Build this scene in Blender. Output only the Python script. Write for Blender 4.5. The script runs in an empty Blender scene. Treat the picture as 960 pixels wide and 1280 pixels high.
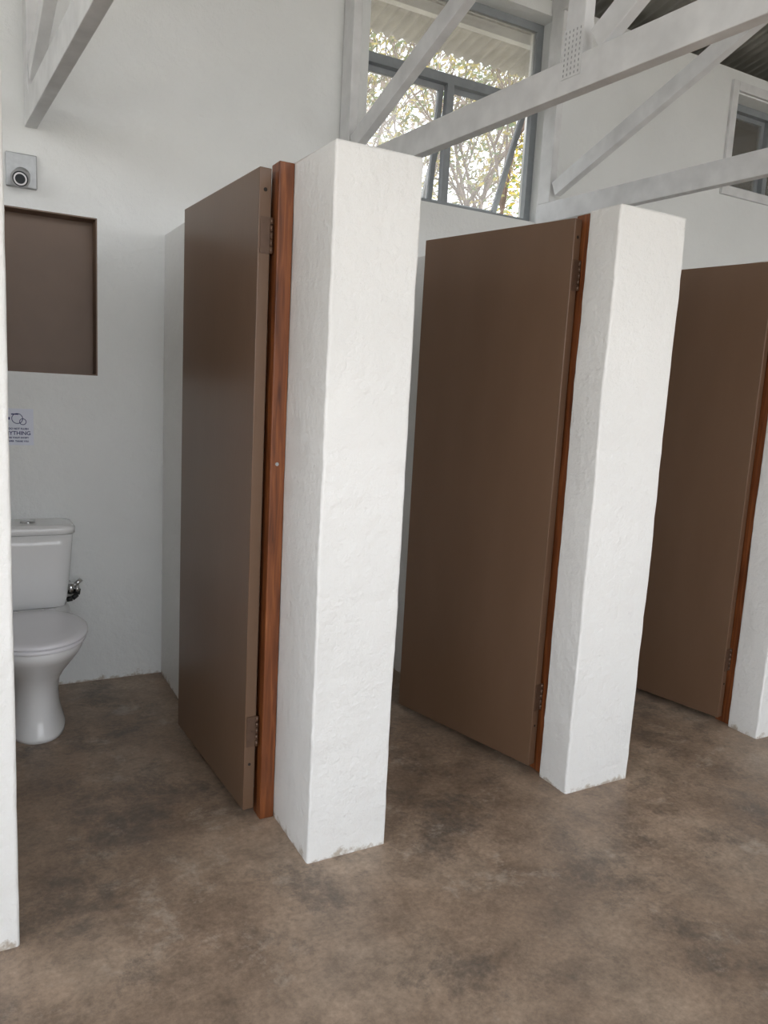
import bpy, bmesh, math, random
from mathutils import Vector, Matrix, noise
random.seed(7)
D=bpy.data
scene=bpy.context.scene
col=scene.collection
YB=3.88      # inner face of the back wall

# ------------------------------------------------------------------ materials
def newmat(name):
    m=D.materials.new(name); m.use_nodes=True
    nt=m.node_tree; nt.nodes.clear()
    out=nt.nodes.new('ShaderNodeOutputMaterial')
    b=nt.nodes.new('ShaderNodeBsdfPrincipled')
    nt.links.new(b.outputs[0],out.inputs[0])
    return m,nt,b,out
def N(nt,t,**kw):
    n=nt.nodes.new(t)
    for k,v in kw.items():
        if k in n.inputs.keys(): n.inputs[k].default_value=v
        else: setattr(n,k,v)
    return n
def ramp(nt,fac,stops):
    r=nt.nodes.new('ShaderNodeValToRGB')
    els=r.color_ramp.elements
    while len(els)<len(stops): els.new(0.5)
    for e,(p,c) in zip(els,stops):
        e.position=p; e.color=(c[0],c[1],c[2],1) if not isinstance(c,float) else (c,c,c,1)
    nt.links.new(fac,r.inputs[0]); return r
def objco(nt,scale=(1,1,1)):
    tc=nt.nodes.new('ShaderNodeTexCoord'); mp=nt.nodes.new('ShaderNodeMapping')
    mp.inputs['Scale'].default_value=scale
    nt.links.new(tc.outputs['Object'],mp.inputs[0]); return mp.outputs[0]
def mix(nt,fac,a,b,mode='MIX'):
    m=nt.nodes.new('ShaderNodeMix'); m.data_type='RGBA'; m.blend_type=mode
    for s,v in ((m.inputs[0],fac),(m.inputs[6],a),(m.inputs[7],b)):
        if hasattr(v,'is_linked') : nt.links.new(v,s)
        elif isinstance(v,(int,float)): s.default_value=v
        else: s.default_value=(v[0],v[1],v[2],1)
    return m.outputs[2]
def bump(nt,b,h,strength,dist=0.01):
    n=nt.nodes.new('ShaderNodeBump'); n.inputs['Strength'].default_value=strength; n.inputs['Distance'].default_value=dist
    nt.links.new(h,n.inputs['Height']); nt.links.new(n.outputs[0],b.inputs['Normal'])
def simple(name,c,rough=0.5,metal=0.0,var=0.12,scale=12,bmp=0.0,spec=None):
    m,nt,b,_=newmat(name)
    n=N(nt,'ShaderNodeTexNoise',Scale=scale,Detail=4.0)
    nt.links.new(objco(nt),n.inputs[0])
    lo=[x*(1-var) for x in c]; hi=[min(1,x*(1+var)) for x in c]
    r=ramp(nt,n.outputs[0],[(0.3,lo),(0.7,hi)])
    nt.links.new(r.outputs[0],b.inputs['Base Color'])
    b.inputs['Roughness'].default_value=rough; b.inputs['Metallic'].default_value=metal
    if spec is not None: b.inputs['Specular IOR Level'].default_value=spec
    if bmp: bump(nt,b,n.outputs[0],bmp,0.004)
    return m

def plaster(name,base,bs=0.9):
    m,nt,b,_=newmat(name)
    co=objco(nt)
    n1=N(nt,'ShaderNodeTexNoise',Scale=2.2,Detail=3.0); nt.links.new(co,n1.inputs[0])
    n2=N(nt,'ShaderNodeTexNoise',Scale=38.0,Detail=6.0,Roughness=0.6); nt.links.new(co,n2.inputs[0])
    n3=N(nt,'ShaderNodeTexNoise',Scale=9.0,Detail=7.0,Roughness=0.6); nt.links.new(co,n3.inputs[0])
    c1=ramp(nt,n1.outputs[0],[(0.3,[x*0.94 for x in base]),(0.7,base)])
    n4=N(nt,'ShaderNodeTexNoise',Scale=17.0,Detail=8.0,Roughness=0.7); nt.links.new(co,n4.inputs[0])
    sp=ramp(nt,n4.outputs[0],[(0.64,0.0),(0.78,0.28)])
    c1o=mix(nt,sp.outputs[0],c1.outputs[0],(0.60,0.57,0.52))
    sep=nt.nodes.new('ShaderNodeSeparateXYZ'); nt.links.new(co,sep.inputs[0])
    mr=nt.nodes.new('ShaderNodeMapRange'); mr.inputs['From Min'].default_value=0.0; mr.inputs['From Max'].default_value=0.06
    mr.inputs['To Min'].default_value=0.22; mr.inputs['To Max'].default_value=-0.12
    nt.links.new(sep.outputs[2],mr.inputs[0])
    ad=nt.nodes.new('ShaderNodeMath'); ad.operation='ADD'
    nt.links.new(n4.outputs[0],ad.inputs[0]); nt.links.new(mr.outputs[0],ad.inputs[1])
    dirt=ramp(nt,ad.outputs[0],[(0.63,0.0),(0.75,0.8)])
    c2=mix(nt,dirt.outputs[0],c1o,(0.38,0.31,0.23))
    nt.links.new(c2,b.inputs['Base Color'])
    b.inputs['Roughness'].default_value=0.5
    s=nt.nodes.new('ShaderNodeMath'); s.operation='MULTIPLY_ADD'; s.inputs[1].default_value=0.4
    nt.links.new(n2.outputs[0],s.inputs[0]); nt.links.new(n3.outputs[0],s.inputs[2])
    bump(nt,b,s.outputs[0],bs,0.014)
    return m
M_white=plaster('white_plaster',(0.82,0.812,0.79),0.8)
M_wall=plaster('wall_plaster',(0.805,0.82,0.815),0.5)
M_timberw=simple('white_painted_timber',(0.70,0.705,0.71),0.5,0,0.10,9,0.3)

def floor_mat():
    m,nt,b,_=newmat('screed_concrete')
    co=objco(nt)
    def nz(sc,det,dist=0.0,r=0.55,off=0.0):
        n=N(nt,'ShaderNodeTexNoise',Scale=sc,Detail=det,Roughness=r,Distortion=dist)
        if off:
            mp=nt.nodes.new('ShaderNodeMapping'); mp.inputs['Location'].default_value=(off,off*0.7,0); nt.links.new(co,mp.inputs[0]); nt.links.new(mp.outputs[0],n.inputs[0])
        else: nt.links.new(co,n.inputs[0])
        return n.outputs[0]
    def mth(op,a,b_):
        n=nt.nodes.new('ShaderNodeMath'); n.operation=op
        for s,v in zip(n.inputs,(a,b_)):
            if hasattr(v,'is_linked'): nt.links.new(v,s)
            else: s.default_value=v
        return n.outputs[0]
    a=nz(1.5,12.0,0.2,0.62); d=nz(4.2,15.0,0.2,0.78,3.1); l=nz(3.4,15.0,0.2,0.78,7.7); f=nz(60.0,6.0,0,0.7); g=nz(7.0,14.0,0.2,0.75,1.3)
    base=ramp(nt,a,[(0.32,(0.205,0.140,0.096)),(0.5,(0.29,0.206,0.146)),(0.68,(0.38,0.285,0.21))])
    gm=ramp(nt,g,[(0.36,0.68),(0.5,1.0),(0.64,1.25)])
    c=mix(nt,1.0,base.outputs[0],gm.outputs[0],'MULTIPLY')
    stain=None
    for (x,y,r_,s_) in ((0.90,1.97,0.15,0.15),(1.50,2.16,0.24,0.12),(1.13,1.42,0.13,0.15),(1.78,1.60,0.26,0.08),(0.56,2.62,0.34,0.10),(0.17,2.17,0.20,0.13),(0.36,3.55,0.45,0.08),(1.45,3.1,0.5,0.12),(2.7,2.9,0.6,0.11),(2.55,1.75,0.35,0.06),(1.95,1.15,0.2,0.07)):
        vd=nt.nodes.new('ShaderNodeVectorMath'); vd.operation='DISTANCE'; vd.inputs[1].default_value=(x,y,0); nt.links.new(co,vd.inputs[0])
        mr=nt.nodes.new('ShaderNodeMapRange'); mr.interpolation_type='SMOOTHSTEP'
        mr.inputs['From Min'].default_value=0.0; mr.inputs['From Max'].default_value=r_*1.5; mr.inputs['To Min'].default_value=s_*1.15; mr.inputs['To Max'].default_value=0.0
        nt.links.new(vd.outputs['Value'],mr.inputs[0])
        stain=mr.outputs[0] if stain is None else mth('MAXIMUM',stain,mr.outputs[0])
    ds=mth('ADD',d,stain)
    dk=ramp(nt,ds,[(0.56,0.0),(0.64,0.45),(0.74,0.80)])
    c=mix(nt,dk.outputs[0],c,(0.080,0.069,0.060))
    lt=ramp(nt,l,[(0.555,0.0),(0.63,0.5)])
    c=mix(nt,lt.outputs[0],c,(0.46,0.38,0.305))
    fr=ramp(nt,f,[(0.3,0.75),(0.7,1.2)])
    c=mix(nt,1.0,c,fr.outputs[0],'MULTIPLY')
    nt.links.new(c,b.inputs['Base Color'])
    rr=ramp(nt,g,[(0.35,0.36),(0.65,0.55)])
    nt.links.new(rr.outputs[0],b.inputs['Roughness'])
    bump(nt,b,g,0.25,0.006)
    return m
M_floor=floor_mat()

def door_mat():
    m,nt,b,_=newmat('brown_enamel_paint')
    co=objco(nt,(1,1,0.25))
    n=N(nt,'ShaderNodeTexNoise',Scale=6.0,Detail=4.0); nt.links.new(co,n.inputs[0])
    n2=N(nt,'ShaderNodeTexNoise',Scale=90.0,Detail=2.0); nt.links.new(co,n2.inputs[0])
    r=ramp(nt,n.outputs[0],[(0.3,(0.146,0.084,0.050)),(0.7,(0.162,0.095,0.058))])
    nt.links.new(r.outputs[0],b.inputs['Base Color'])
    b.inputs['Roughness'].default_value=0.31
    b.inputs['Specular IOR Level'].default_value=0.45
    bump(nt,b,n2.outputs[0],0.08,0.002)
    return m
M_door=door_mat()
def wood_mat():
    m,nt,b,_=newmat('stained_hardwood')
    co=objco(nt,(14,14,0.9))
    n=N(nt,'ShaderNodeTexNoise',Scale=5.0,Detail=6.0,Distortion=0.6); nt.links.new(co,n.inputs[0])
    r=ramp(nt,n.outputs[0],[(0.25,(0.085,0.022,0.006)),(0.55,(0.215,0.064,0.018)),(0.8,(0.36,0.125,0.038))])
    nt.links.new(r.outputs[0],b.inputs['Base Color']); b.inputs['Roughness'].default_value=0.42
    bump(nt,b,n.outputs[0],0.2,0.002)
    return m
M_wood=wood_mat()
M_niche=simple('niche_brown_paint',(0.155,0.094,0.060),0.45,0,0.06,5)
M_ceram=simple('glazed_ceramic',(0.82,0.82,0.82),0.08,0,0.01,3)
M_seat=simple('seat_plastic',(0.80,0.79,0.82),0.22,0,0.01,3)
M_chrome=simple('chrome',(0.6,0.6,0.6),0.2,1.0,0.05)
M_black=simple('black_rubber',(0.02,0.02,0.02),0.4)
M_steel=simple('grey_window_steel',(0.26,0.28,0.295),0.45,0.0,0.08,20)
M_hinge=simple('painted_hinge',(0.115,0.066,0.042),0.35,0.2,0.1,30)
M_alu=simple('brushed_aluminium',(0.38,0.39,0.40),0.4,0.5,0.08,40)
M_lens=simple('lamp_lens',(0.05,0.055,0.06),0.08,0,0.05)
M_paper=simple('paper',(0.74,0.77,0.86),0.6,0,0.02)
M_ink=simple('blue_ink',(0.03,0.04,0.16),0.6,0,0.02)
M_ground=simple('garden_soil',(0.30,0.25,0.17),0.9,0,0.35,2)
M_dark=simple('dark_gap',(0.02,0.015,0.012),0.8)
M_bark=simple('bark',(0.24,0.18,0.155),0.8,0,0.3,10)
def leafm(n,c):
    m,nt,b,out=newmat(n)
    nz=N(nt,'ShaderNodeTexNoise',Scale=3.0); nt.links.new(objco(nt),nz.inputs[0])
    r=ramp(nt,nz.outputs[0],[(0.3,[x*0.75 for x in c]),(0.7,[min(1,x*1.2) for x in c])])
    nt.links.new(r.outputs[0],b.inputs['Base Color']); b.inputs['Roughness'].default_value=0.6
    tr=nt.nodes.new('ShaderNodeBsdfTranslucent'); nt.links.new(r.outputs[0],tr.inputs[0])
    ms=nt.nodes.new('ShaderNodeMixShader'); ms.inputs[0].default_value=0.45
    nt.links.new(b.outputs[0],ms.inputs[1]); nt.links.new(tr.outputs[0],ms.inputs[2]); nt.links.new(ms.outputs[0],out.inputs[0])
    return m
LEAF=[leafm('leaf_yellow',(0.47,0.38,0.06)),leafm('leaf_green',(0.13,0.20,0.05)),leafm('leaf_olive',(0.27,0.27,0.12)),leafm('leaf_dry',(0.42,0.33,0.28))]
def roofm():
    m,nt,b,_=newmat('corrugated_iron')
    co=objco(nt)
    n=N(nt,'ShaderNodeTexNoise',Scale=4.0,Detail=6.0); nt.links.new(co,n.inputs[0])
    r=ramp(nt,n.outputs[0],[(0.3,(0.26,0.25,0.22)),(0.6,(0.42,0.41,0.37)),(0.8,(0.48,0.42,0.34))])
    nt.links.new(r.outputs[0],b.inputs['Base Color']); b.inputs['Roughness'].default_value=0.5; b.inputs['Metallic'].default_value=0.0
    return m
M_roof=roofm()
def glassm():
    m,nt,b,out=newmat('window_glass')
    nt.nodes.remove(b)
    t=nt.nodes.new('ShaderNodeBsdfTransparent'); g=nt.nodes.new('ShaderNodeBsdfGlossy'); g.inputs['Roughness'].default_value=0.03
    n=N(nt,'ShaderNodeTexNoise',Scale=5.0); nt.links.new(objco(nt),n.inputs[0])
    r=ramp(nt,n.outputs[0],[(0.3,(0.86,0.87,0.87)),(0.7,(0.93,0.94,0.94))]); nt.links.new(r.outputs[0],t.inputs[0])
    df=nt.nodes.new('ShaderNodeBsdfTranslucent'); df.inputs[0].default_value=(0.8,0.76,0.73,1)
    md=nt.nodes.new('ShaderNodeMixShader'); md.inputs[0].default_value=0.14
    nt.links.new(t.outputs[0],md.inputs[1]); nt.links.new(df.outputs[0],md.inputs[2])
    f=nt.nodes.new('ShaderNodeFresnel'); f.inputs[0].default_value=1.45
    ms=nt.nodes.new('ShaderNodeMixShader'); nt.links.new(f.outputs[0],ms.inputs[0])
    nt.links.new(md.outputs[0],ms.inputs[1]); nt.links.new(g.outputs[0],ms.inputs[2]); nt.links.new(ms.outputs[0],out.inputs[0])
    return m
M_glass=glassm()

# ------------------------------------------------------------------ mesh helpers
def obj(name,bm,mat,parent=None,loc=(0,0,0),smooth=False,bevel=0,segs=2,rotz=0):
    me=D.meshes.new(name); bmesh.ops.recalc_face_normals(bm,faces=bm.faces); bm.to_mesh(me); bm.free()
    o=D.objects.new(name,me); col.objects.link(o)
    for mm in (mat if isinstance(mat,list) else [mat]): me.materials.append(mm)
    o.location=loc; o.rotation_euler=(0,0,rotz)
    if parent: o.parent=parent
    if smooth:
        for p in me.polygons: p.use_smooth=True
    if bevel:
        b=o.modifiers.new('bevel','BEVEL'); b.width=bevel; b.segments=segs; b.limit_method='ANGLE'; b.angle_limit=math.radians(40)
    return o
def box(bm,x0,x1,y0,y1,z0,z1,mi=0):
    vs=[bm.verts.new((x,y,z)) for x in (x0,x1) for y in (y0,y1) for z in (z0,z1)]
    for q in ((0,1,3,2),(4,6,7,5),(0,4,5,1),(2,3,7,6),(0,2,6,4),(1,5,7,3)):
        f=bm.faces.new([vs[i] for i in q]); f.material_index=mi
    return vs
def empty(name,loc=(0,0,0),rotz=0):
    e=D.objects.new(name,None); col.objects.link(e); e.location=loc; e.rotation_euler=(0,0,rotz); e.empty_display_size=0.1
    return e
def cyl(bm,p0,p1,r0,r1=None,n=20,cap=True,mi=0):
    r1=r0 if r1 is None else r1
    p0=Vector(p0);p1=Vector(p1); d=(p1-p0).normalized()
    a=d.orthogonal().normalized(); b=d.cross(a)
    A=[];B=[]
    for i in range(n):
        t=2*math.pi*i/n; o=a*math.cos(t)+b*math.sin(t)
        A.append(bm.verts.new(p0+o*r0)); B.append(bm.verts.new(p1+o*r1))
    for i in range(n):
        f=bm.faces.new((A[i],A[(i+1)%n],B[(i+1)%n],B[i])); f.material_index=mi; f.smooth=True
    if cap:
        f=bm.faces.new(A[::-1]); f.material_index=mi
        f=bm.faces.new(B); f.material_index=mi
def wall_holes(name,us,zs,holes,axis,c0,c1,mat,jitter=False):
    bm=bmesh.new()
    us=sorted(us); zs=sorted(zs)
    def solid(i,j):
        if i<0 or j<0 or i>=len(us)-1 or j>=len(zs)-1: return False
        u=(us[i]+us[i+1])/2; z=(zs[j]+zs[j+1])/2
        return not any(a<u<b and c<z<d for a,b,c,d in holes)
    def P(u,c,z): return (u,c,z) if axis=='y' else (c,u,z)
    def quad(pts): bm.faces.new([bm.verts.new(p) for p in pts])
    for i in range(len(us)-1):
        for j in range(len(zs)-1):
            if not solid(i,j): continue
            a,b,c,d=us[i],us[i+1],zs[j],zs[j+1]
            for cc in (c0,c1): quad([P(a,cc,c),P(b,cc,c),P(b,cc,d),P(a,cc,d)])
            if not solid(i-1,j): quad([P(a,c0,c),P(a,c1,c),P(a,c1,d),P(a,c0,d)])
            if not solid(i+1,j): quad([P(b,c0,c),P(b,c1,c),P(b,c1,d),P(b,c0,d)])
            if not solid(i,j-1): quad([P(a,c0,c),P(a,c1,c),P(b,c1,c),P(b,c0,c)])
            if not solid(i,j+1): quad([P(a,c0,d),P(a,c1,d),P(b,c1,d),P(b,c0,d)])
    bmesh.ops.remove_doubles(bm,verts=bm.verts,dist=1e-5)
    return obj(name,bm,mat)

# ------------------------------------------------------------------ shell
bm=bmesh.new(); box(bm,-3.0,7.4,-3.0,YB,-0.12,0.0); obj('floor',bm,M_floor)
bm=bmesh.new(); box(bm,-40,40,-40,40,-0.3,-0.121); obj('ground',bm,M_ground)
WT=3.80
W1=(1.90,3.12,2.565,3.72); W2=(4.72,5.9,3.05,3.66); NI=(-0.03,0.557,1.505,2.215)
wall_holes('wall_back',[-3,-0.03,0.557,1.90,3.12,4.72,5.9,7.4],[0,1.505,2.215,2.565,3.05,3.66,3.72,WT],[W1,W2,NI],'y',YB,YB+0.24,M_wall)
wall_holes('wall_right',[-3,YB],[0,4.9],[],'x',7.4,7.6,M_wall)
wall_holes('wall_left',[-3,-2.4,2.6,YB],[0,0.9,3.9,4.9],[(-2.4,2.6,0.9,3.9)],'x',-3.2,-3.0,M_wall)
wall_holes('wall_front',[-3.2,-2.2,6.6,7.6],[0,1.0,4.2,5.25],[(-2.2,6.6,1.0,4.2)],'y',-3.2,-3.0,M_wall)

# corrugated roof
SL=0.20
def roofz(y): return 3.83+SL*(YB-y)
bm=bmesh.new()
pitch=0.076; nx=int(11.4/pitch*6); ys=[-3.6,4.68]
rows=[]
for y in ys:
    row=[]
    for i in range(nx+1):
        x=-3.6+i*pitch/6
        row.append(bm.verts.new((x,y,roofz(y)+0.06+0.012*math.sin(2*math.pi*x/pitch))))
    rows.append(row)
for i in range(nx):
    bm.faces.new((rows[0][i],rows[0][i+1],rows[1][i+1],rows[1][i]))
ro=obj('ceiling',bm,M_roof,smooth=True)
s=ro.modifiers.new('t','SOLIDIFY'); s.thickness=0.002
for k,y in enumerate((4.3,3.3,2.2,1.1,0.0,-1.1,-2.2)):
    bm=bmesh.new(); z=roofz(y)+0.045; box(bm,-3.4,7.8,y-0.025,y+0.025,z-0.06,z); obj('roof_purlin',bm,M_timberw)

# ------------------------------------------------------------------ niche
bm=bmesh.new(); a,b,c,d=NI; t=0.006; y0=YB+0.001; y1=YB+0.10
box(bm,a,b,y1,y1+t,c,d); box(bm,a,a+t,y0,y1,c,d); box(bm,b-t,b,y0,y1,c,d); box(bm,a,b,y0,y1,c,c+t); box(bm,a,b,y0,y1,d-t,d)
obj('wall_niche',bm,M_niche)

# ------------------------------------------------------------------ stall partitions (wall + pier)
TOP=2.187
def partition(poly,name='stall_partition',amp=1.0):
    bm=bmesh.new()
    lo=[bm.verts.new((x,y,0)) for x,y in poly]; hi=[bm.verts.new((x,y,TOP)) for x,y in poly]
    n=len(poly)
    bm.faces.new(lo[::-1]); bm.faces.new(hi)
    for i in range(n): bm.faces.new((lo[i],lo[(i+1)%n],hi[(i+1)%n],hi[i]))
    ed=[e for e in bm.edges if not (abs(e.verts[0].co.z)<1e-4 and abs(e.verts[1].co.z)<1e-4)]
    bmesh.ops.bevel(bm,geom=ed,offset=0.008,segments=3,profile=0.5,affect='EDGES')
    bmesh.ops.triangulate(bm,faces=[f for f in bm.faces if len(f.verts)>4])
    for k in range(1,61):
        z=TOP*k/61
        bmesh.ops.bisect_plane(bm,geom=bm.verts[:]+bm.edges[:]+bm.faces[:],plane_co=(0,0,z),plane_no=(0,0,1))
    for v in bm.verts:
        if v.co.y<YB-0.05:
            p=v.co.copy()
            v.co.x+=amp*(0.004*noise.noise(Vector((p.x*2,p.y*2,p.z*2.3)))+0.0022*noise.noise(p*17))
            v.co.y+=amp*(0.004*noise.noise(Vector((p.x*2+9,p.y*2,p.z*2.3)))+0.0022*noise.noise(p*17+Vector((5,5,5))))
    return obj(name,bm,M_white)
partition([(-0.20,2.035),(0.092,2.035),(0.092,2.45),(-0.07,2.45),(-0.07,YB),(-0.20,YB)],amp=0.5)
partition([(0.922,2.06),(1.205,2.06),(1.205,2.6),(1.01,2.6),(1.01,YB),(0.862,YB),(0.862,2.62),(0.922,2.62)])
partition([(2.005,2.068),(2.335,2.068),(2.335,2.5),(2.19,2.5),(2.19,YB),(2.042,YB),(2.042,2.312),(2.085,2.312),(2.085,2.226),(2.005,2.226)])
partition([(3.195,2.10),(3.50,2.10),(3.50,2.5),(3.38,2.5),(3.38,YB),(3.235,YB),(3.235,2.342),(3.28,2.342),(3.28,2.258),(3.195,2.258)])
partition([(4.42,2.10),(4.72,2.10),(4.72,2.5),(4.58,2.5),(4.58,YB),(4.43,YB),(4.43,2.5),(4.42,2.5)])

# ------------------------------------------------------------------ doors
def door(n,pivot,theta,w,frame):
    e=empty('door_%d'%n)
    lp=empty('leaf_pivot',(pivot[0],pivot[1],0),math.radians(theta)); lp.parent=e
    bm=bmesh.new(); box(bm,-0.040,0,0,w,0.032,2.165)
    obj('leaf',bm,M_door,lp,bevel=0.0025,segs=2)
    for i,hz in enumerate((1.965,0.32)):
        bm=bmesh.new()
        box(bm,-0.034,0.0,-0.003,0.0005,hz-0.055,hz+0.055)
        for k in range(5):
            z0=hz-0.055+k*0.022
            cyl(bm,(0.002,-0.004,z0+0.001),(0.002,-0.004,z0+0.021),0.005,n=12)
        for dz in (-0.036,0,0.036):
            cyl(bm,(-0.019+0.006*(1 if dz==0 else -1),-0.0045,hz+dz),(-0.019+0.006*(1 if dz==0 else -1),-0.002,hz+dz),0.0045,n=10)
        obj('hinge_%d'%(i+1),bm,M_hinge,lp)
    bm=bmesh.new(); cyl(bm,(-0.02,-0.0015,2.10),(-0.02,0.001,2.10),0.006,n=12); cyl(bm,(-0.02,-0.0015,0.20),(-0.02,0.001,0.20),0.005,n=12)
    obj('screw_holes',bm,M_dark,lp)
    x0,x1,y0,y1=frame
    bm=bmesh.new(); box(bm,x0,x1,y0,y1,0.0,2.185)
    obj('jamb',bm,M_wood,e,bevel=0.003)
    bm=bmesh.new()
    cyl(bm,((x0+x1)/2-0.003,y0-0.002,1.25),((x0+x1)/2-0.003,y0+0.001,1.25),0.006,n=12)
    obj('fixing_bolt',bm,M_alu,e)
door(1,(0.857,2.392),2.9,0.772,(0.870,0.9205,2.362,2.43))
door(2,(2.015,2.270),13.9,0.77,(2.024,2.0845,2.229,2.310))
door(3,(3.203,2.300),11.3,0.77,(3.212,3.2795,2.261,2.340))

# ------------------------------------------------------------------ toilet
def superring(bm,cx,cy,rx,ry,z,p=2.0,n=48,egg=0.0):
    vs=[]
    for i in range(n):
        t=2*math.pi*i/n; c=math.cos(t); s_=math.sin(t)
        x=abs(c)**(2/p)*(1 if c>=0 else -1)*rx; y=abs(s_)**(2/p)*(1 if s_>=0 else -1)*ry
        if egg: x*=1+egg*(y/ry)
        vs.append(bm.verts.new((cx+x,cy+y,z)))
    return vs
def loft(bm,rings,capb=True,capt=True):
    for A,B in zip(rings,rings[1:]):
        n=len(A)
        for i in range(n):
            f=bm.faces.new((A[i],A[(i+1)%n],B[(i+1)%n],B[i])); f.smooth=True
    if capb: bm.faces.new(rings[0][::-1])
    if capt: bm.faces.new(rings[-1])
T=empty('toilet',(0.236,0,0))
bm=bmesh.new()
prof=[(0.0,3.475,0.118,0.228,2.3),(0.015,3.475,0.118,0.228,2.3),(0.04,3.478,0.110,0.220,2.2),(0.10,3.485,0.098,0.205,2.2),(0.17,3.485,0.094,0.20,2.2),
      (0.23,3.475,0.102,0.208,2.1),(0.28,3.452,0.125,0.225,2.1),(0.33,3.420,0.155,0.245,2.1),(0.37,3.392,0.174,0.262,2.1),(0.395,3.375,0.182,0.272,2.1),(0.425,3.368,0.185,0.275,2.1),(0.432,3.368,0.178,0.268,2.1)]
loft(bm,[superring(bm,0,cy,rx,ry,z,p,egg=0.05) for z,cy,rx,ry,p in prof])
obj('bowl',bm,M_ceram,T)
bm=bmesh.new()
loft(bm,[superring(bm,0,3.66,rx,0.12,z,5) for z,rx in ((0.26,0.07),(0.33,0.10),(0.40,0.15),(0.452,0.165))])
obj('cistern_shelf',bm,M_ceram,T)
bm=bmesh.new()
outer=[(0.434,0.183,0.243),(0.437,0.190,0.250),(0.448,0.190,0.250),(0.452,0.186,0.246)]
R=[superring(bm,0,3.325,rx,ry,z,2.15,egg=0.04) for z,rx,ry in outer]
I=[superring(bm,0,3.325,rx,ry,z,2.1,egg=0.04) for z,rx,ry in ((0.452,0.115,0.165),(0.434,0.115,0.165))]
allr=R+I
loft(bm,allr+[allr[0]],False,False)
obj('seat',bm,M_seat,T)
bm=bmesh.new()
L=[(0.4545,0.188,0.249),(0.458,0.197,0.258),(0.466,0.197,0.258),(0.473,0.190,0.250),(0.478,0.168,0.226),(0.481,0.12,0.16),(0.482,0.05,0.07)]
loft(bm,[superring(bm,0,3.327,rx,ry,z,2.15,egg=0.04) for z,rx,ry in L])
obj('lid',bm,M_seat,T)
bm=bmesh.new()
for sx in (-0.075,0.075): cyl(bm,(sx-0.022,3.59,0.457),(sx+0.022,3.59,0.457),0.014,n=16)
obj('seat_hinges',bm,M_seat,T)
bm=bmesh.new()
C=[(0.452,0.140,0.085),(0.458,0.152,0.095),(0.50,0.160,0.100),(0.62,0.172,0.106),(0.74,0.182,0.110),(0.792,0.185,0.111)]
loft(bm,[superring(bm,0,3.757,rx,ry,z,6,n=64) for z,rx,ry in C])
obj('cistern',bm,M_ceram,T)
bm=bmesh.new()
C=[(0.793,0.186,0.111),(0.797,0.193,0.117),(0.822,0.194,0.118),(0.832,0.186,0.110),(0.835,0.16,0.09)]
loft(bm,[superring(bm,0,3.758,rx,ry,z,6,n=64) for z,rx,ry in C])
obj('cistern_lid',bm,M_ceram,T)
bm=bmesh.new(); cyl(bm,(0,3.75,0.834),(0,3.75,0.844),0.032,0.029,n=28); obj('flush_button',bm,M_chrome,T)
bm=bmesh.new()
cyl(bm,(0.150,3.80,0.50),(0.205,3.80,0.50),0.014,n=14); cyl(bm,(0.185,3.80,0.48),(0.185,3.80,0.530),0.019,n=14)
cyl(bm,(0.205,3.80,0.50),(0.222,3.80,0.50),0.020,0.016,n=14)
cyl(bm,(0.20,3.80,0.515),(0.232,3.80,0.545),0.011,n=12)
cyl(bm,(0.185,3.80,0.515),(0.185,3.88,0.515),0.010,n=12)
obj('stop_valve',bm,M_chrome,T)
bm=bmesh.new()
pts=[(0.145,3.79,0.47),(0.165,3.785,0.455),(0.19,3.785,0.458),(0.212,3.79,0.475),(0.218,3.80,0.50)]
for p,q in zip(pts,pts[1:]): cyl(bm,p,q,0.012,n=12)
cyl(bm,(0.118,3.79,0.475),(0.158,3.79,0.475),0.024,n=16)
obj('hose',bm,M_black,T)

# ------------------------------------------------------------------ wall spot light
Lw=empty('wall_light',(0.245,YB,2.365))
bm=bmesh.new(); box(bm,-0.062,0.062,-0.020,0,-0.07,0.07); obj('back_plate',bm,M_alu,Lw,bevel=0.004)
bm=bmesh.new(); 
d=Vector((-0.12,-0.85,-0.35)).normalized(); p=Vector((-0.004,-0.06,-0.035))
cyl(bm,(-0.004,-0.018,-0.015),p,0.012,n=14)
cyl(bm,p-d*0.035,p+d*0.045,0.033,0.037,n=32); cyl(bm,p+d*0.045,p+d*0.050,0.038,0.038,n=32)
obj('spot_head',bm,M_alu,Lw)
bm=bmesh.new(); cyl(bm,p+d*0.0502,p+d*0.052,0.031,0.031,n=32); obj('reflector',bm,M_lens,Lw)
bm=bmesh.new()
n_=32; a_=d.orthogonal().normalized(); b_=d.cross(a_)
rr=[[bm.verts.new(p+d*h+(a_*math.cos(2*math.pi*i/n_)+b_*math.sin(2*math.pi*i/n_))*r) for i in range(n_)] for r,h in ((0.026,0.0522),(0.026,0.055),(0.020,0.055),(0.020,0.0522))]
for k in range(4):
    for i in range(n_): bm.faces.new((rr[k][i],rr[k][(i+1)%n_],rr[(k+1)%4][(i+1)%n_],rr[(k+1)%4][i]))
obj('lamp_ring',bm,M_seat,Lw)

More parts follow.
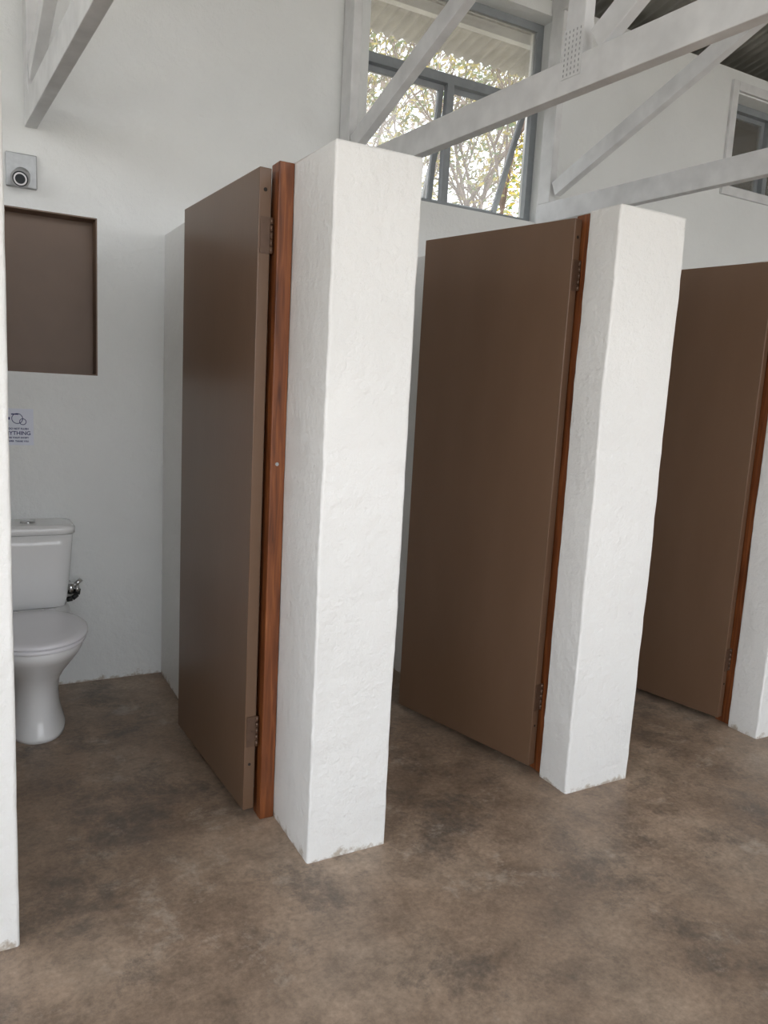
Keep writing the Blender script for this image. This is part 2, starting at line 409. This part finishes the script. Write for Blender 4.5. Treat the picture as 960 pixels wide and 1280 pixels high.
# ------------------------------------------------------------------ notice
S=empty('notice_sign',(0.195,YB,1.256))
bm=bmesh.new(); box(bm,-0.082,0.082,-0.0015,0,-0.083,0.083); obj('paper',bm,M_paper,S)
def text(s_,size,x,z,parent,name):
    cu=D.curves.new(name,'FONT'); cu.body=s_; cu.size=size; cu.align_x='CENTER'; cu.extrude=0.0003; cu.offset=0.0004
    o=D.objects.new(name,cu); col.objects.link(o)
    dg=bpy.context.evaluated_depsgraph_get(); me=D.meshes.new_from_object(o.evaluated_get(dg)); D.objects.remove(o)
    o=D.objects.new(name,me); col.objects.link(o); me.materials.clear(); me.materials.append(M_ink)
    o.parent=parent; o.location=(x,-0.0022,z); o.rotation_euler=(math.pi/2,0,0)
text('PLEASE DO NOT FLUSH',0.0115,0,-0.012,S,'line_1')
text('ANYTHING',0.024,0.008,-0.036,S,'line_2')
text('DOWN THE TOILET EXCEPT',0.0095,0,-0.052,S,'line_3')
text('TOILET PAPER  THANK YOU',0.0095,0,-0.068,S,'line_4')
bm=bmesh.new()
def ringflat(bm,cx,cz,r,w,n=28):
    A=[bm.verts.new((cx+r*math.cos(2*math.pi*i/n),-0.0022,cz+r*math.sin(2*math.pi*i/n))) for i in range(n)]
    B=[bm.verts.new((cx+(r-w)*math.cos(2*math.pi*i/n),-0.0022,cz+(r-w)*math.sin(2*math.pi*i/n))) for i in range(n)]
    for i in range(n): bm.faces.new((A[i],A[(i+1)%n],B[(i+1)%n],B[i]))
ringflat(bm,0.015,0.038,0.024,0.003); ringflat(bm,0.038,0.024,0.015,0.003); box(bm,-0.01,0.02,-0.0022,-0.0016,0.055,0.060)
box(bm,-0.045,-0.015,-0.0022,-0.0016,0.032,0.044)
obj('pictogram',bm,M_ink,S)

# ------------------------------------------------------------------ roof trusses
def bar(bm,s0,z0,s1,z1,w,x0=-0.05,x1=0.0,ext=0.0):
    d=Vector((s1-s0,z1-z0)).normalized(); n=Vector((-d.y,d.x))*w/2
    a=Vector((s0,z0))-d*ext; b=Vector((s1,z1))+d*ext
    c=[a-n,b-n,b+n,a+n]
    V=[[bm.verts.new((x,-q.x,q.y)) for q in c] for x in (x0,x1)]
    bm.faces.new(V[0]); bm.faces.new(V[1][::-1])
    for i in range(4): bm.faces.new((V[0][i],V[1][i],V[1][(i+1)%4],V[0][(i+1)%4]))
def truss(x0,n_):
    e=empty('roof_truss',(x0,YB,0),math.radians(3.77))
    def tz(s): return roofz(YB-s)-0.075
    zc=2.55+0.0575
    parts=[('bottom_chord',(0.0,zc,6.2,zc,0.115)),
      ('end_post',(0.055,2.665,0.055,tz(0.05)-0.05,0.10)),
      ('top_chord',(0.0,tz(0),6.2,tz(6.2),0.11)),
      ('web_1',(0.13,2.735,2.9,2.735+2.77*0.43,0.085)),
      ('web_2',(1.665,2.60,1.665,tz(1.665)-0.05,0.085)),
      ('web_3',(1.76,2.69,3.5,2.69+1.74*0.62,0.085)),
      ('web_4',(3.6,2.60,3.6,tz(3.6)-0.05,0.085))]
    for i,(nm,p) in enumerate(parts):
        bm=bmesh.new()
        off=0.0 if nm in('bottom_chord','top_chord','end_post') else 0.0006*(i)
        bar(bm,*p,x0=-0.05+off,x1=-off); obj(nm,bm,M_timberw,e,bevel=0.003)
    for k,s0 in enumerate((1.665,3.6)):
        bm=bmesh.new(); box(bm,-0.0525,-0.0503,-s0-0.045,-s0+0.045,2.60,2.76)
        for i in range(5):
            for j in range(9):
                y=-s0-0.034+i*0.017; z=2.612+j*0.017
                box(bm,-0.0535,-0.0525,y-0.002,y+0.002,z-0.004,z+0.004,1)
        obj('nail_plate_%d'%(k+1),bm,[M_timberw,M_alu],e)
truss(0.31,0); truss(1.797,1); truss(3.12,2); truss(6.30,3); truss(-1.17,4)

# ------------------------------------------------------------------ windows
def frame_rect(bm,x0,x1,z0,z1,y0,y1,w):
    box(bm,x0,x0+w,y0,y1,z0,z1); box(bm,x1-w,x1,y0,y1,z0,z1)
    box(bm,x0+w,x1-w,y0,y1,z0,z0+w); box(bm,x0+w,x1-w,y0,y1,z1-w,z1)
def window(n,r,transom,mull,opens):
    x0,x1,z0,z1=r; e=empty('window_%d'%n)
    ya,yb=YB+0.12,YB+0.16
    bm=bmesh.new(); frame_rect(bm,x0,x1,z0,z1,ya,yb,0.045)
    if transom: box(bm,x0+0.045,x1-0.045,ya,yb,transom-0.025,transom+0.025)
    zt=transom-0.025 if transom else z1-0.045
    box(bm,mull-0.022,mull+0.022,ya,yb,z0+0.045,zt)
    obj('frame',bm,M_steel,e)
    if transom:
        bm=bmesh.new(); box(bm,x0+0.045,x1-0.045,ya+0.018,ya+0.022,transom+0.025,z1-0.045)
        obj('top_glass',bm,M_glass,e)
    for k,(a,b) in enumerate(((x0+0.045,mull-0.022),(mull+0.022,x1-0.045))):
        h=zt-(z0+0.045)
        p=empty('sash_%d'%(k+1),(0,yb,zt)); p.parent=e; p.rotation_euler=(math.radians(opens[k]),0,0)
        bm=bmesh.new(); frame_rect(bm,a,b,-h,0,0.0,0.028,0.03); obj('sash_frame',bm,M_steel,p)
        bm=bmesh.new(); box(bm,a+0.03,b-0.03,0.012,0.016,-h+0.03,-0.03); obj('sash_glass',bm,M_glass,p)
window(1,W1,3.28,2.49,(6,24))
window(2,W2,None,5.28,(0,10))
bm=bmesh.new(); a,b,c,d=W2; frame_rect(bm,a-0.06,b+0.06,c-0.06,d+0.07,YB-0.022,YB-0.0005,0.06)
obj('trim_1',bm,M_timberw,bevel=0.002)

# ------------------------------------------------------------------ trees outside
def tree(x,y,h,spread,nleaf,weights,seed,lean=0,sz=1.0):
    rnd=random.Random(seed)
    bm=bmesh.new(); tips=[]
    def branch(p,d,l,r,depth):
        q=p+d*l; cyl(bm,p,q,r,r*0.65,n=5,cap=False,mi=0)
        if depth==0: tips.append(q); return
        if depth<=2: tips.append(q)
        for k in range(3 if depth>1 else 4):
            nd=(d+Vector((rnd.uniform(-1,1),rnd.uniform(-1,1),rnd.uniform(-0.5,0.8)))*0.75).normalized()
            branch(q,nd,l*rnd.uniform(0.62,0.85),r*0.60,depth-1)
    branch(Vector((x,y,-0.12)),Vector((lean,0,1)).normalized(),h*0.33,0.09,5)
    for i in range(nleaf):
        c=rnd.choice(tips)+Vector((rnd.gauss(0,1),rnd.gauss(0,1),rnd.gauss(0,1)))*spread
        if c.y<YB+1.2 or c.z<0.0: continue
        u=Vector((rnd.uniform(-1,1),rnd.uniform(-1,1),rnd.uniform(-1,1))).normalized(); v=u.orthogonal().normalized()
        s=rnd.uniform(0.025,0.055)*sz
        pts=[c-u*s,c-v*s*0.45,c+u*s,c+v*s*0.45]
        f=bm.faces.new([bm.verts.new(q) for q in pts]); f.material_index=1+rnd.choices(range(4),weights)[0]
    return obj('tree',bm,[M_bark]+LEAF)
tree(5.6,7.4,5.0,0.22,6000,(5,3,3,1),3,0,1.0)
tree(3.4,8.6,6.0,0.35,4000,(1,1,2,4),5,0,1.1)
tree(8.8,7.2,5.0,0.3,8000,(1,7,3,0.5),8,0,1.5)
tree(7.4,12.5,8.0,0.5,7000,(3,3,3,3),11,0,1.8)
tree(5.2,13.0,8.5,0.5,4500,(1,1.5,3,4),21,0,1.8)

# ------------------------------------------------------------------ light
w=D.worlds.new('world'); scene.world=w; w.use_nodes=True
nt=w.node_tree; bg=nt.nodes['Background']
tc=nt.nodes.new('ShaderNodeTexCoord'); sp=nt.nodes.new('ShaderNodeSeparateXYZ'); nt.links.new(tc.outputs['Generated'],sp.inputs[0])
r=ramp(nt,sp.outputs[2],[(0.0,(0.98,0.97,0.96)),(0.6,(0.82,0.90,1.0))]); nt.links.new(r.outputs[0],bg.inputs[0])
bg.inputs[1].default_value=3.75
su=D.lights.new('sun','SUN'); su.energy=3.0; su.angle=math.radians(3); su.color=(1,0.95,0.86)
so=D.objects.new('sun',su); col.objects.link(so); so.rotation_euler=Vector((-0.15,0.55,-0.8)).to_track_quat('-Z','Y').to_euler(); so.location=(0,0,9)

# ------------------------------------------------------------------ camera
cd=D.cameras.new('camera'); cam=D.objects.new('camera',cd); col.objects.link(cam)
Rv=Vector((.8787,-.4743,.0533)); F=Vector((.4766,.8656,-.1537)); U=Rv.cross(F).normalized(); F.normalize(); Rv=F.cross(U)
m=Matrix((( Rv.x,U.x,-F.x,0),(Rv.y,U.y,-F.y,0),(Rv.z,U.z,-F.z,1.5),(0,0,0,1)))
cam.matrix_world=m
cd.sensor_fit='VERTICAL'; cd.sensor_height=36; cd.lens=27; cd.clip_start=0.02
scene.camera=cam
scene.view_settings.view_transform='Standard'
